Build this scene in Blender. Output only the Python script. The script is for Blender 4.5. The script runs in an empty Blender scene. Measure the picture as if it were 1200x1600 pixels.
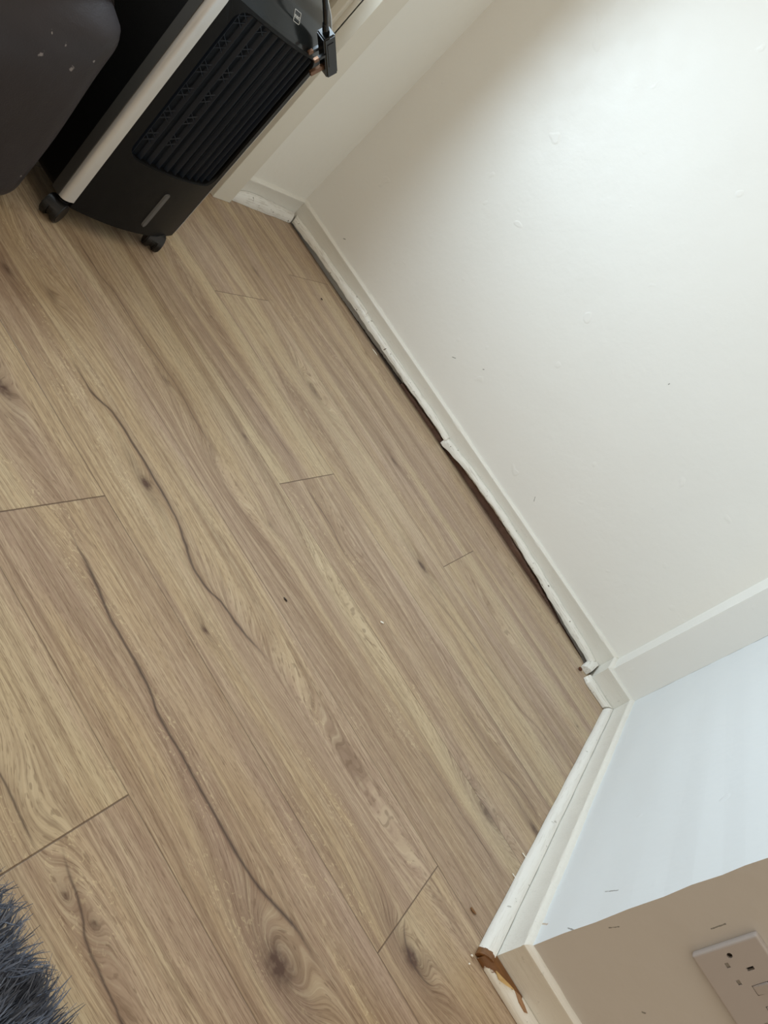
import bpy, bmesh, math, random
import numpy as np
from mathutils import Vector, Matrix

sc = bpy.context.scene
C = sc.collection
rnd = random.Random(7)

# ------------------------------------------------------------------ camera
cam_d = bpy.data.cameras.new('camera')
cam = bpy.data.objects.new('camera', cam_d)
C.objects.link(cam)
R = [[0.5419172495421092, 0.4334342735339367, 0.7200419607042522],
     [0.8288631042291955, -0.13396981466914962, -0.5431740450399443],
     [-0.13896635958481832, 0.8911715992353112, -0.43185823092783676]]
m = Matrix(((R[0][0], -R[1][0], -R[2][0], 0), (R[0][1], -R[1][1], -R[2][1], 0),
            (R[0][2], -R[1][2], -R[2][2], 0.695), (0, 0, 0, 1)))
cam.matrix_world = m
cam_d.sensor_fit = 'VERTICAL'
cam_d.sensor_height = 36.0
cam_d.lens = 1213.6 / 1600.0 * 36.0
cam_d.clip_start = 0.02
sc.camera = cam

# ------------------------------------------------------------------ world, light, exposure
sc.view_settings.view_transform = 'Standard'
sc.view_settings.look = 'None'
sc.view_settings.exposure = 0.0
sc.view_settings.gamma = 1.0
sc.view_settings.use_curve_mapping = False
world = bpy.data.worlds.new('room_ambience')
sc.world = world
world.use_nodes = True
wn = world.node_tree.nodes
wn['Background'].inputs[0].default_value = (0.88, 0.76, 0.60, 1)
wn['Background'].inputs[1].default_value = 0.84


def area(name, loc, target, sx, sy, power, col):
    d = bpy.data.lights.new(name, 'AREA')
    d.shape = 'RECTANGLE'
    d.size = sx
    d.size_y = sy
    d.energy = power
    d.color = col
    o = bpy.data.objects.new(name, d)
    C.objects.link(o)
    o.location = loc
    o.rotation_euler = (Vector(target) - Vector(loc)).to_track_quat('-Z', 'Y').to_euler()
    return o


# daylight through the glazed upper part of the door on the left
area('door_daylight', (-1.36, 1.02, 0.89), (0.0, 1.02, 0.80), 0.92, 0.50, 27, (0.70, 0.87, 1.0))


# ------------------------------------------------------------------ helpers
def srgb(r, g, b):
    f = lambda c: (c / 255 / 12.92) if c / 255 <= 0.04045 else ((c / 255 + 0.055) / 1.055) ** 2.4
    return (f(r), f(g), f(b), 1)


def link_mesh(name, me, mat, parent=None, smooth=False):
    o = bpy.data.objects.new(name, me)
    C.objects.link(o)
    if mat:
        me.materials.append(mat)
    if parent:
        o.parent = parent
    if smooth:
        for p in me.polygons:
            p.use_smooth = True
    return o


def from_pd(name, verts, faces, mat, parent=None, smooth=False):
    me = bpy.data.meshes.new(name)
    me.from_pydata([tuple(v) for v in verts], [], faces)
    me.update()
    return link_mesh(name, me, mat, parent, smooth)


def from_bm(name, bm, mat, parent=None, smooth=False):
    bmesh.ops.recalc_face_normals(bm, faces=bm.faces[:])
    me = bpy.data.meshes.new(name)
    bm.to_mesh(me)
    bm.free()
    return link_mesh(name, me, mat, parent, smooth)


def add_box(bm, lo, hi, bev=0.0, seg=2):
    lo = Vector(lo); hi = Vector(hi)
    r = bmesh.ops.create_cube(bm, size=1.0, matrix=Matrix.Translation((lo + hi) / 2) @ Matrix.Diagonal((*(hi - lo), 1)))
    if bev > 0:
        es = list({e for v in r['verts'] for e in v.link_edges})
        bmesh.ops.bevel(bm, geom=es, offset=bev, segments=seg, profile=0.5, affect='EDGES')


def add_cyl(bm, p0, p1, r0, r1=None, seg=24):
    p0 = Vector(p0); p1 = Vector(p1)
    r1 = r0 if r1 is None else r1
    d = p1 - p0
    q = d.to_track_quat('Z', 'Y').to_matrix().to_4x4()
    bmesh.ops.create_cone(bm, cap_ends=True, segments=seg, radius1=r0, radius2=r1, depth=d.length,
                          matrix=Matrix.Translation((p0 + p1) / 2) @ q)


def add_tube(bm, pts, rad, seg=12):
    pts = [Vector(p) for p in pts]
    # catmull-rom refine
    P = [pts[0]] + pts + [pts[-1]]
    out = []
    for i in range(1, len(P) - 2):
        for k in range(8):
            t = k / 8
            a, b, c, d = P[i - 1], P[i], P[i + 1], P[i + 2]
            out.append(0.5 * ((2 * b) + (c - a) * t + (2 * a - 5 * b + 4 * c - d) * t * t + (3 * b - a - 3 * c + d) * t ** 3))
    out.append(pts[-1])
    rings = []
    up = Vector((0, 0, 1))
    for i, p in enumerate(out):
        t = (out[min(i + 1, len(out) - 1)] - out[max(i - 1, 0)]).normalized()
        if abs(t.dot(up)) > 0.95:
            up = Vector((1, 0, 0))
        a = t.cross(up).normalized(); b = t.cross(a).normalized()
        up = a.cross(t).normalized() if False else up
        rings.append([bm.verts.new(p + rad * (math.cos(2 * math.pi * k / seg) * a + math.sin(2 * math.pi * k / seg) * b)) for k in range(seg)])
    for r0, r1 in zip(rings, rings[1:]):
        for k in range(seg):
            bm.faces.new((r0[k], r0[(k + 1) % seg], r1[(k + 1) % seg], r1[k]))
    bm.faces.new(rings[0][::-1]); bm.faces.new(rings[-1])


def tag(o, label, cat, group=None, kind=None):
    o['label'] = label
    o['category'] = cat
    if group: o['group'] = group
    if kind: o['kind'] = kind
    return o


def struct(o, label=None, cat=None):
    o['kind'] = 'structure'
    if label: o['label'] = label
    if cat: o['category'] = cat
    return o


def empty(name, loc):
    o = bpy.data.objects.new(name, None)
    C.objects.link(o)
    o.location = loc
    o.empty_display_size = 0.05
    return o


def reparent(o, par):
    """parent keeping the mesh where it was modelled (parents are never rotated)"""
    o.parent = par
    o.matrix_parent_inverse = Matrix.Translation(-Vector(par.location))
    return o


# ------------------------------------------------------------------ node helper
class NT:
    def __init__(s, name):
        s.m = bpy.data.materials.new(name)
        s.m.use_nodes = True
        s.t = s.m.node_tree
        s.b = s.t.nodes['Principled BSDF']

    def n(s, typ, **kw):
        x = s.t.nodes.new(typ)
        for k, v in kw.items():
            setattr(x, k, v)
        return x

    def lk(s, a, b):
        s.t.links.new(a, b)

    def val(s, sock, v):
        if isinstance(v, (int, float, tuple, list)):
            sock.default_value = v
        else:
            s.lk(v, sock)

    def math(s, op, a, b=None, c=None, clamp=False):
        x = s.n('ShaderNodeMath', operation=op, use_clamp=clamp)
        s.val(x.inputs[0], a)
        if b is not None: s.val(x.inputs[1], b)
        if c is not None: s.val(x.inputs[2], c)
        return x.outputs[0]

    def mr(s, v, a, b, c=0.0, d=1.0, smooth=True):
        x = s.n('ShaderNodeMapRange', interpolation_type='SMOOTHSTEP' if smooth else 'LINEAR')
        s.val(x.inputs[0], v)
        x.inputs[1].default_value = a; x.inputs[2].default_value = b
        x.inputs[3].default_value = c; x.inputs[4].default_value = d
        return x.outputs[0]

    def noise(s, vec, scale, detail=3, rough=0.5, dist=0.0):
        x = s.n('ShaderNodeTexNoise')
        if vec is not None: s.lk(vec, x.inputs['Vector'])
        x.inputs['Scale'].default_value = scale
        x.inputs['Detail'].default_value = detail
        x.inputs['Roughness'].default_value = rough
        x.inputs['Distortion'].default_value = dist
        return x.outputs['Fac']

    def xyz(s, a, b, c=0.0):
        x = s.n('ShaderNodeCombineXYZ')
        s.val(x.inputs[0], a); s.val(x.inputs[1], b); s.val(x.inputs[2], c)
        return x.outputs[0]

    def pos(s):
        g = s.n('ShaderNodeTexCoord')
        sp = s.n('ShaderNodeSeparateXYZ')
        s.lk(g.outputs['Object'], sp.inputs[0])
        return g.outputs['Object'], sp.outputs[0], sp.outputs[1], sp.outputs[2]

    def mix(s, fac, a, b):
        x = s.n('ShaderNodeMix', data_type='RGBA')
        s.val(x.inputs[0], fac)
        s.val(x.inputs[6], a); s.val(x.inputs[7], b)
        return x.outputs[2]

    def bump(s, h, dist=0.001, strength=1.0):
        x = s.n('ShaderNodeBump')
        s.lk(h, x.inputs['Height'])
        x.inputs['Distance'].default_value = dist
        x.inputs['Strength'].default_value = strength
        s.lk(x.outputs[0], s.b.inputs['Normal'])

    def col(s, c): s.val(s.b.inputs['Base Color'], c)

    def rough(s, v): s.val(s.b.inputs['Roughness'], v)


def plain(name, col, rough=0.5, metal=0.0, bump=0.0, bscale=200, var=0.06, spec=0.5):
    t = NT(name)
    p, x, y, z = t.pos()
    n = t.noise(p, bscale * 0.2, 3)
    dark = tuple(c * (1 - var) for c in col[:3]) + (1,)
    lite = tuple(min(1, c * (1 + var)) for c in col[:3]) + (1,)
    t.col(t.mix(n, dark, lite))
    t.rough(rough)
    t.b.inputs['Metallic'].default_value = metal
    t.b.inputs['Specular IOR Level'].default_value = spec
    if bump > 0:
        t.bump(t.noise(p, bscale, 4), bump)
    return t.m


# ------------------------------------------------------------------ wall paint
def wall_paint(name, col, marks=(), rough=0.42):
    """marks: list of (axis_a, axis_b, a0, b0, a1, b1, width, colour) short scuffs as capsules in a wall plane"""
    t = NT(name)
    p, x, y, z = t.pos()
    n1 = t.noise(p, 3.0, 3)
    n2 = t.noise(p, 26.0, 4)
    c = t.mix(n1, tuple(v * 0.965 for v in col[:3]) + (1,), tuple(min(1, v * 1.02) for v in col[:3]) + (1,))
    ax = {'x': x, 'y': y, 'z': z}
    for (aa, bb, a0, b0, a1, b1, w, mc) in marks:
        L = math.hypot(a1 - a0, b1 - b0) + 1e-6
        ux, uy = (a1 - a0) / L, (b1 - b0) / L
        da = t.math('SUBTRACT', ax[aa], a0); db = t.math('SUBTRACT', ax[bb], b0)
        al = t.math('ADD', t.math('MULTIPLY', da, ux), t.math('MULTIPLY', db, uy))
        ac = t.math('ADD', t.math('MULTIPLY', da, -uy), t.math('MULTIPLY', db, ux))
        alc = t.math('SUBTRACT', al, t.math('MINIMUM', t.math('MAXIMUM', al, 0.0), L))
        d = t.math('SQRT', t.math('ADD', t.math('MULTIPLY', alc, alc), t.math('MULTIPLY', ac, ac)))
        d = t.math('ADD', d, t.math('MULTIPLY', t.math('SUBTRACT', t.noise(p, 300.0, 2), 0.5), w * 2.2))
        c = t.mix(t.mr(d, w, w * 0.4, 0, 0.75), c, mc)
    t.col(c)
    t.rough(t.mr(n2, 0.3, 0.7, rough, rough + 0.08))
    h = t.math('ADD', t.math('MULTIPLY', t.noise(p, 60.0, 3), 1.0), t.math('MULTIPLY', t.noise(p, 7.0, 2), 4.0))
    sp = t.noise(p, 22.0, 1)
    h = t.math('ADD', h, t.mr(sp, 0.73, 0.80, 0, 1.2))
    t.bump(h, 0.0008, 0.6)
    return t.m


GREY = srgb(95, 95, 88)
TAN = srgb(190, 165, 135)
M_wallA = wall_paint('paint_back_wall', srgb(238, 237, 232), [
    ('x', 'z', -0.530, 0.158, -0.522, 0.163, 0.0016, GREY),
    ('x', 'z', -0.451, 0.207, -0.449, 0.209, 0.0014, GREY),
    ('x', 'z', -0.100, 0.128, -0.092, 0.118, 0.0010, GREY),
    ('x', 'z', -0.141, 0.550, -0.141, 0.552, 0.0014, GREY),
    ('x', 'z', -0.99, 0.095, -0.985, 0.098, 0.0014, GREY)])
M_wallB = wall_paint('paint_right_wall', srgb(226, 231, 234), [
    ('y', 'z', 1.013, 0.170, 1.002, 0.193, 0.0012, GREY),
    ('y', 'z', 0.953, 0.124, 0.943, 0.136, 0.0013, GREY),
    ('y', 'z', 0.985, 0.080, 0.993, 0.068, 0.0022, TAN)])
M_wallC = wall_paint('paint_near_wall_shaded', srgb(206, 201, 195), [  # darker than the other walls: part of its shade is in the paint colour
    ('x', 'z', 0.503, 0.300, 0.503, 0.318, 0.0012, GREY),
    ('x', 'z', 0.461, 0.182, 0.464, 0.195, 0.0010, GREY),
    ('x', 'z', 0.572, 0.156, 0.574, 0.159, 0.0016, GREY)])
M_wallD = wall_paint('paint_left_wall', srgb(238, 236, 228))

# ------------------------------------------------------------------ painted woodwork
def gloss_white(name, col, chips=None, dirt=0.5, rough=0.30, run='x'):
    t = NT(name)
    p, x, y, z = t.pos()
    n = t.noise(p, 9.0, 4)
    c = t.mix(n, tuple(v * 0.95 for v in col[:3]) + (1,), col)
    # rubbed, scratched streaks running along the moulding and small chips down to wood
    kx, ky = (0.22, 3.0) if run == 'x' else (3.0, 0.22)
    st = t.noise(t.xyz(t.math('MULTIPLY', x, kx), t.math('MULTIPLY', y, ky), t.math('MULTIPLY', z, 3.0)), 95.0, 4, 0.65)
    c = t.mix(t.mr(st, 0.50, 0.66, 0, 0.75 * dirt), c, srgb(160, 150, 132))
    ch = t.noise(p, 90.0, 2)
    c = t.mix(t.mr(ch, 0.70, 0.725, 0, 0.9 * min(1, dirt * 2)), c, srgb(96, 84, 66))
    if chips:
        mask = chips(t, p, x, y, z)
        g = t.noise(t.xyz(t.math('MULTIPLY', x, 0.3), y, z), 260.0, 3)
        c = t.mix(mask, c, t.mix(g, srgb(84, 50, 26), srgb(140, 96, 52)))
    t.col(c)
    t.rough(t.mr(st, 0.4, 0.7, rough, rough + 0.2))
    t.bump(t.math('ADD', t.noise(p, 45.0, 4), t.math('MULTIPLY', st, 0.6)), 0.0012, 0.6)
    return t.m


WHITE = srgb(236, 234, 226)
M_skirt = gloss_white('skirting_paint', WHITE, dirt=0.06)
M_bead = gloss_white('bead_paint', srgb(240, 238, 230), dirt=0.55)
M_bead_side = gloss_white('bead_paint_left', srgb(240, 239, 234), dirt=0.5, run='y')


def chipB(t, p, x, y, z):
    e = t.math('ADD', y, t.math('MULTIPLY', t.math('SUBTRACT', t.noise(p, 150.0, 3), 0.5), 0.016))
    return t.mr(e, 0.9305, 0.9295, 0, 1, False)


def chipC(t, p, x, y, z):
    # bare wood at the corner then a tapering tongue along the wall side of the bead
    n = t.math('MULTIPLY', t.math('SUBTRACT', t.noise(p, 130.0, 3), 0.5), 0.008)
    lim = t.mr(x, 0.436, 0.500, 0.9125, 0.9290, False)
    a = t.mr(t.math('ADD', t.math('SUBTRACT', y, lim), n), -0.0004, 0.0004, 0, 1, False)
    b = t.mr(t.math('ADD', x, n), 0.502, 0.501, 0, 1, False)
    return t.math('MULTIPLY', a, b)


M_beadB = gloss_white('bead_paint_right', srgb(240, 239, 234), chips=chipB, dirt=0.22, run='y')
M_beadC = gloss_white('bead_paint_near', srgb(240, 238, 230), chips=chipC, dirt=0.2)
M_brown = plain('old_brown_timber', srgb(96, 68, 52), 0.7, bump=0.002, bscale=120, var=0.6)
M_rawwood = plain('bare_splinter_wood', srgb(225, 196, 140), 0.6, bump=0.0005, bscale=200, var=0.2)
M_dark = plain('subfloor_and_gap_shade', srgb(58, 46, 36), 0.9, bump=0.002, bscale=90, var=0.4)  # also colours the strip that stands in for shade in the gap
M_frame = plain('door_frame_paint', srgb(222, 217, 204), 0.35, bump=0.0004, bscale=40, var=0.02)

# ------------------------------------------------------------------ oak laminate
PITCH, Y0 = 0.194, 0.5615
JOINTS = {-2: -0.55, -1: -0.0125, 0: -0.3592, 1: 0.305, 2: -1.02, 3: -0.330, 4: -0.79, 5: -0.065, 6: -0.9, 7: 0.2}
CRACKS = [  # points (x, y), half width, strength
    ([(-0.613, .848), (-.543, .840), (-.486, .858), (-.423, .860), (-.378, .860), (-.328, .858), (-.265, .844), (-.214, .832), (-.169, .844), (-.131, .849), (-.055, .873)], .0028, .85),
    ([(-.90, 1.022), (-.788, 1.015), (-.728, 1.026), (-.66, 1.024), (-.593, 1.03), (-.533, 1.033), (-.461, 1.026), (-.396, 1.032)], .0013, .6),
    ([(-.80, 1.212), (-.723, 1.214), (-.609, 1.218), (-.534, 1.224), (-.467, 1.226), (-.401, 1.229), (-.347, 1.254)], .0013, .55),
    ([(-.355, .681), (-.309, .672), (-.255, .668), (-.177, .658), (-.125, .658), (-.068, .649), (.006, .647), (.063, .647), (.119, .646), (.171, .654), (.209, .664), (.234, .666), (.265, .655)], .0027, .85),
    ([(-.25, .455), (-.091, .452), (-.058, .451), (-.013, .449)], .0016, .75),
    ([(-.012, .472), (.051, .458), (.093, .446), (.123, .445), (.151, .442), (.25, .44)], .0018, .75),
    ([(-.09, 1.40), (-.008, 1.418), (.073, 1.436), (.169, 1.45), (.255, 1.46), (.334, 1.487), (.405, 1.48)], .0010, .65),
    ([(.16, 1.245), (.24, 1.248), (.288, 1.253), (.374, 1.282), (.417, 1.254)], .0011, .7),
    ([(.152, 1.057), (.206, 1.072), (.287, 1.074), (.356, 1.077), (.421, 1.073)], .0009, .65),
    ([(-.323, 1.218), (-.287, 1.216), (-.245, 1.218), (-.191, 1.207), (-.144, 1.202)], .0014, .6),
    ([(.305, .84), (.342, .801), (.365, .80), (.39, .812)], .0022, .6),
]
KNOTS = [  # x, y, rx, ry, dark
    (-.369, .839, .016, .010, .8), (-.433, 1.131, .012, .006, .6), (-.553, 1.016, .014, .006, .5), (-.534, .696, .02, .012, .7),
    (-.536, 1.472, .03, .012, .5), (-.752, .821, .016, .008, .6), (-.336, 1.625, .014, .007, .6), (-.087, 1.445, .02, .010, .8),
    (-.141, .787, .010, .005, .7), (.223, .618, .030, .020, .75), (.345, .803, .022, .014, .8), (.411, 1.245, .018, .010, .7),
    (.322, 1.138, .025, .012, .55), (-.88, 1.564, .02, .008, .5), (-.713, .878, .02, .008, .4), (.034, .452, .006, .004, .7),
    (.070, .462, .007, .005, .7), (.388, 1.661, .004, .003, .8), (.385, .963, .004, .003, .2), (-.26, 1.05, .010, .006, .35)]
RINGS = [  # cathedral arches: x, y, ax, ay, height of the warp
    (-.349, 1.001, .16, .030, .055), (-.187, 1.226, .12, .030, .050), (.162, .880, .28, .036, .075), (-.095, .847, .16, .030, .055),
    (-.50, .650, .18, .040, .060), (.223, .618, .13, .040, .060), (-.536, 1.472, .14, .030, .05), (.10, 1.60, .25, .030, .06),
    (.32, 1.12, .18, .035, .06), (-.08, 1.10, .22, .032, .06), (-.75, 1.24, .2, .03, .05), (-.70, 1.65, .2, .03, .05),
    (.34, .80, .10, .03, .05), (-.38, .46, .14, .03, .05), (-.05, .46, .08, .03, .04), (.05, .44, .16, .02, .04),
    (-.8, .88, .14, .04, .05), (.2, 1.28, .2, .03, .05), (-.45, 1.35, .2, .03, .05), (.0, 1.84, .3, .03, .05), (-.6, 1.85, .3, .03, .05)]


def floor_material():
    t = NT('oak_laminate')
    p, x, y, z = t.pos()
    at = t.n('ShaderNodeAttribute', attribute_name='grain_warp').outputs['Fac']
    kd = t.n('ShaderNodeAttribute', attribute_name='knot')
    knot = kd.outputs['Fac']
    row = t.math('FLOOR', t.math('DIVIDE', t.math('SUBTRACT', y, Y0), PITCH))
    # joint position per row (piecewise)
    jx = None
    for k, v in JOINTS.items():
        term = t.math('MULTIPLY', t.math('COMPARE', row, float(k), 0.5), v)
        jx = term if jx is None else t.math('ADD', jx, term)
    side = t.math('GREATER_THAN', x, jx)
    pid = t.math('ADD', t.math('MULTIPLY', row, 2.0), side)
    wn = t.n('ShaderNodeTexWhiteNoise', noise_dimensions='1D')
    t.lk(t.math('ADD', pid, 3.17), wn.inputs['W'])
    rv = wn.outputs['Value']
    off = t.math('MULTIPLY', rv, 37.0)
    w = t.math('ADD', y, at)
    # slow field whose contours are the growth rings
    f1 = t.noise(t.xyz(t.math('MULTIPLY', x, 1.6), t.math('MULTIPLY', w, 9.0), off), 1.0, 2, 0.5)
    f2 = t.noise(t.xyz(t.math('MULTIPLY', x, 14.0), t.math('MULTIPLY', w, 60.0), off), 1.0, 4, 0.7)
    fld = t.math('ADD', w, t.math('ADD', t.math('MULTIPLY', f1, 0.085), t.math('MULTIPLY', f2, 0.008)))
    rings = t.noise(t.xyz(t.math('MULTIPLY', x, 0.6), t.math('MULTIPLY', fld, 230.0), off), 1.0, 2, 0.6)
    broad = t.noise(t.xyz(t.math('MULTIPLY', x, 0.9), t.math('MULTIPLY', fld, 32.0), t.math('ADD', off, 5.0)), 1.0, 3, 0.55)
    tint = t.noise(t.xyz(t.math('MULTIPLY', x, 2.2), t.math('MULTIPLY', y, 12.0), t.math('ADD', off, 9.0)), 1.0, 2, 0.5)
    fibre = t.noise(t.xyz(t.math('MULTIPLY', x, 22.0), t.math('MULTIPLY', w, 800.0), off), 1.0, 3, 0.6)
    pores = t.noise(t.xyz(t.math('MULTIPLY', x, 75.0), t.math('MULTIPLY', w, 1000.0), t.math('ADD', off, 2.0)), 1.0, 1, 0.5)
    ray = t.noise(t.xyz(t.math('MULTIPLY', x, 110.0), t.math('MULTIPLY', y, 190.0), off), 1.0, 2, 0.5, 1.5)
    base = t.mix(t.mr(tint, 0.35, 0.65), srgb(176, 152, 120), srgb(172, 148, 129))
    base = t.mix(t.mr(rv, 0.0, 1.0, 0, 0.35, False), base, srgb(186, 165, 130))
    streak = t.noise(t.xyz(t.math('MULTIPLY', x, 3.0), t.math('MULTIPLY', w, 250.0), t.math('ADD', off, 4.0)), 1.0, 3, 0.65)
    band = t.noise(t.xyz(t.math('MULTIPLY', x, 1.1), t.math('MULTIPLY', w, 17.0), t.math('ADD', off, 15.0)), 1.0, 2, 0.5)
    c = t.mix(t.mr(band, 0.49, 0.56, 0, 0.50), base, srgb(146, 120, 100))
    c = t.mix(t.mr(band, 0.45, 0.38, 0, 0.50), c, srgb(190, 172, 139))
    c = t.mix(t.mr(broad, 0.54, 0.66, 0, 0.50), c, srgb(126, 99, 77))
    c = t.mix(t.mr(broad, 0.46, 0.28, 0, 0.30), c, srgb(196, 179, 147))
    c = t.mix(t.mr(rings, 0.52, 0.66, 0, 0.36), c, srgb(116, 91, 71))
    c = t.mix(t.mr(rings, 0.45, 0.30, 0, 0.22), c, srgb(206, 188, 156))
    c = t.mix(t.mr(streak, 0.50, 0.68, 0, 0.28), c, srgb(120, 95, 73))
    c = t.mix(t.mr(streak, 0.48, 0.32, 0, 0.20), c, srgb(206, 190, 158))
    c = t.mix(t.mr(fibre, 0.50, 0.68, 0, 0.42), c, srgb(114, 90, 68))
    c = t.mix(t.mr(fibre, 0.48, 0.32, 0, 0.28), c, srgb(212, 197, 166))
    c = t.mix(t.mr(pores, 0.58, 0.68, 0, 0.45), c, srgb(104, 80, 58))
    patch = t.noise(t.xyz(t.math('MULTIPLY', x, 6.0), t.math('MULTIPLY', y, 22.0), off), 1.0, 1, 0.5)
    rm = t.math('MULTIPLY', t.mr(ray, 0.58, 0.68, 0, 0.42), t.mr(patch, 0.56, 0.66))
    c = t.mix(rm, c, srgb(212, 194, 156))
    c = t.mix(t.math('MULTIPLY', knot, t.mr(t.noise(p, 130.0, 3), 0.2, 0.7, 1.0, 1.6), clamp=True), c, srgb(84, 60, 46))
    # splits in the print
    wob = t.math('MULTIPLY', t.math('SUBTRACT', t.noise(t.xyz(t.math('MULTIPLY', x, 30.0), t.math('MULTIPLY', y, 30.0), 0.0), 1.0, 3), 0.5), 0.006)
    yw = t.math('ADD', y, wob)
    wv = t.noise(t.xyz(t.math('MULTIPLY', x, 14.0), 0.0, 3.0), 1.0, 2)
    for pts, hw, stg in CRACKS:
        x0, x1 = pts[0][0], pts[-1][0]
        ys = [q[1] for q in pts]
        ya, yb = min(ys) - 0.002, max(ys) + 0.002
        u = t.mr(x, x0, x1, 0, 1, False)
        fc = t.n('ShaderNodeFloatCurve')
        cv = fc.mapping.curves[0]
        q = [((a - x0) / (x1 - x0), (b - ya) / (yb - ya)) for a, b in pts]
        cv.points[0].location = q[0]
        cv.points[1].location = q[-1]
        for a in q[1:-1]:
            cv.points.new(*a)
        fc.mapping.update()
        t.lk(u, fc.inputs['Value'])
        yc = t.math('ADD', t.math('MULTIPLY', fc.outputs[0], yb - ya), ya)
        d = t.math('ABSOLUTE', t.math('SUBTRACT', yw, yc))
        L = x1 - x0
        fade = t.math('MULTIPLY', t.mr(x, x0 - 0.004, x0 + 0.18 * L), t.mr(x, x1 + 0.004, x1 - 0.12 * L))
        half = t.math('MULTIPLY', t.mr(wv, 0.25, 0.75, 0.6, 2.1, False), hw)
        core = t.math('MULTIPLY', t.math('MULTIPLY', t.math('SUBTRACT', 1.0, t.math('DIVIDE', d, half, clamp=True)), fade), stg)
        halo = t.math('MULTIPLY', t.math('MULTIPLY', t.mr(d, 0.013, 0.0), fade), 0.50 * stg)
        c = t.mix(halo, c, srgb(118, 90, 70))
        c = t.mix(core, c, srgb(58, 42, 36))
    # bevelled seams between boards
    fy = t.math('SUBTRACT', t.math('FRACT', t.math('DIVIDE', t.math('SUBTRACT', y, Y0), PITCH)), 0.5)
    ds = t.math('MULTIPLY', t.math('SUBTRACT', 0.5, t.math('ABSOLUTE', fy)), PITCH)
    dj = t.math('ABSOLUTE', t.math('SUBTRACT', x, jx))
    seam = t.mr(ds, 0.0012, 0.0004, 0, 0.55)
    joint = t.mr(dj, 0.0012, 0.0005, 0, 0.8)
    c = t.mix(t.math('MAXIMUM', seam, joint), c, srgb(88, 68, 50))
    hs = t.n('ShaderNodeHueSaturation'); hs.inputs['Value'].default_value = 1.08; hs.inputs['Saturation'].default_value = 0.98; t.lk(c, hs.inputs['Color']); c = hs.outputs[0]
    t.col(c)
    t.rough(t.mr(fibre, 0.3, 0.7, 0.30, 0.42))
    t.b.inputs['Specular IOR Level'].default_value = 0.38
    h = t.math('SUBTRACT', t.math('MULTIPLY', fibre, -0.5), t.math('MULTIPLY', t.math('MAXIMUM', seam, joint), 3.0))
    t.bump(h, 0.0003, 0.7)
    return t.m


M_floor = floor_material()

# floor edge near the back skirting (the boards stop short and leave an open gap)
FE_X = [-3.0, -1.13, -.5, -.3, -.1, 0.0, .13, .20, .30, .36, 3.0]
FE_Y = [1.953, 1.953, 1.954, 1.957, 1.957, 1.948, 1.950, 1.944, 1.932, 1.918, 1.918]


def build_floor():
    st = 0.004
    xs = np.concatenate([np.arange(-3.0, -1.2, 0.1), np.arange(-1.2, 0.5, st), np.arange(0.5, 2.2, 0.1)])
    ys = np.concatenate([np.arange(-2.0, 0.3, 0.1), np.arange(0.3, 1.9, st)])
    X, Y = np.meshgrid(xs, ys)
    edge = np.interp(xs, FE_X, FE_Y) + 0.0007 * np.sin(xs * 90) + 0.0006 * np.sin(xs * 41 + 1)
    Yl = np.vstack([Y, np.repeat((edge[None, :] + 1.9) / 2, 1, 0), edge[None, :], edge[None, :]])
    Xl = np.vstack([X, xs[None, :], xs[None, :], xs[None, :]])
    Z = np.zeros_like(Xl)
    Z[-1, :] = -0.009
    ny, nx = Xl.shape
    warp = np.zeros_like(Xl); kn = np.zeros_like(Xl)
    for (a, b, ax, ay, h) in RINGS:
        warp += 0.62 * h * np.exp(-((Xl - a) / ax) ** 2 - ((Yl - b) / ay) ** 2)
    for (a, b, rx, ry, d) in KNOTS:
        g = ((Xl - a) / rx) ** 2 + ((Yl - b) / ry) ** 2
        kn = np.maximum(kn, d * np.exp(-g * 1.1))
        kn = np.maximum(kn, 0.34 * d * np.exp(-(((Xl - a) / (rx * 3.6)) ** 2 + ((Yl - b) / (ry * 1.5)) ** 2)))
        warp += 0.016 * min(1.2, ry / 0.012) * np.exp(-(((Xl - a) / (rx * 2.2)) ** 2 + ((Yl - b) / (ry * 1.6)) ** 2))
    co = np.stack([Xl, Yl, Z], -1).reshape(-1, 3)
    i = np.arange(ny * nx).reshape(ny, nx)
    f = np.stack([i[:-1, :-1], i[:-1, 1:], i[1:, 1:], i[1:, :-1]], -1).reshape(-1, 4)
    me = bpy.data.meshes.new('floor')
    me.vertices.add(len(co)); me.vertices.foreach_set('co', co.ravel())
    me.loops.add(f.size); me.loops.foreach_set('vertex_index', f.ravel().astype(np.int32))
    me.polygons.add(len(f)); me.polygons.foreach_set('loop_start', np.arange(0, f.size, 4, dtype=np.int32))
    me.polygons.foreach_set('loop_total', np.full(len(f), 4, dtype=np.int32))
    me.update(calc_edges=True)
    for nm, arr in (('grain_warp', warp), ('knot', kn)):
        a = me.attributes.new(nm, 'FLOAT', 'POINT')
        a.data.foreach_set('value', arr.ravel().astype(np.float32))
    return struct(link_mesh('floor', me, M_floor), 'light oak laminate floor boards running along the long white skirting', 'floor')


build_floor()
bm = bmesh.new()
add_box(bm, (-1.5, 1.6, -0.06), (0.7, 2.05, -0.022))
struct(from_bm('trim_1', bm, M_dark), 'dark dusty sub-floor seen in the gap by the back skirting', 'subfloor')


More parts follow.
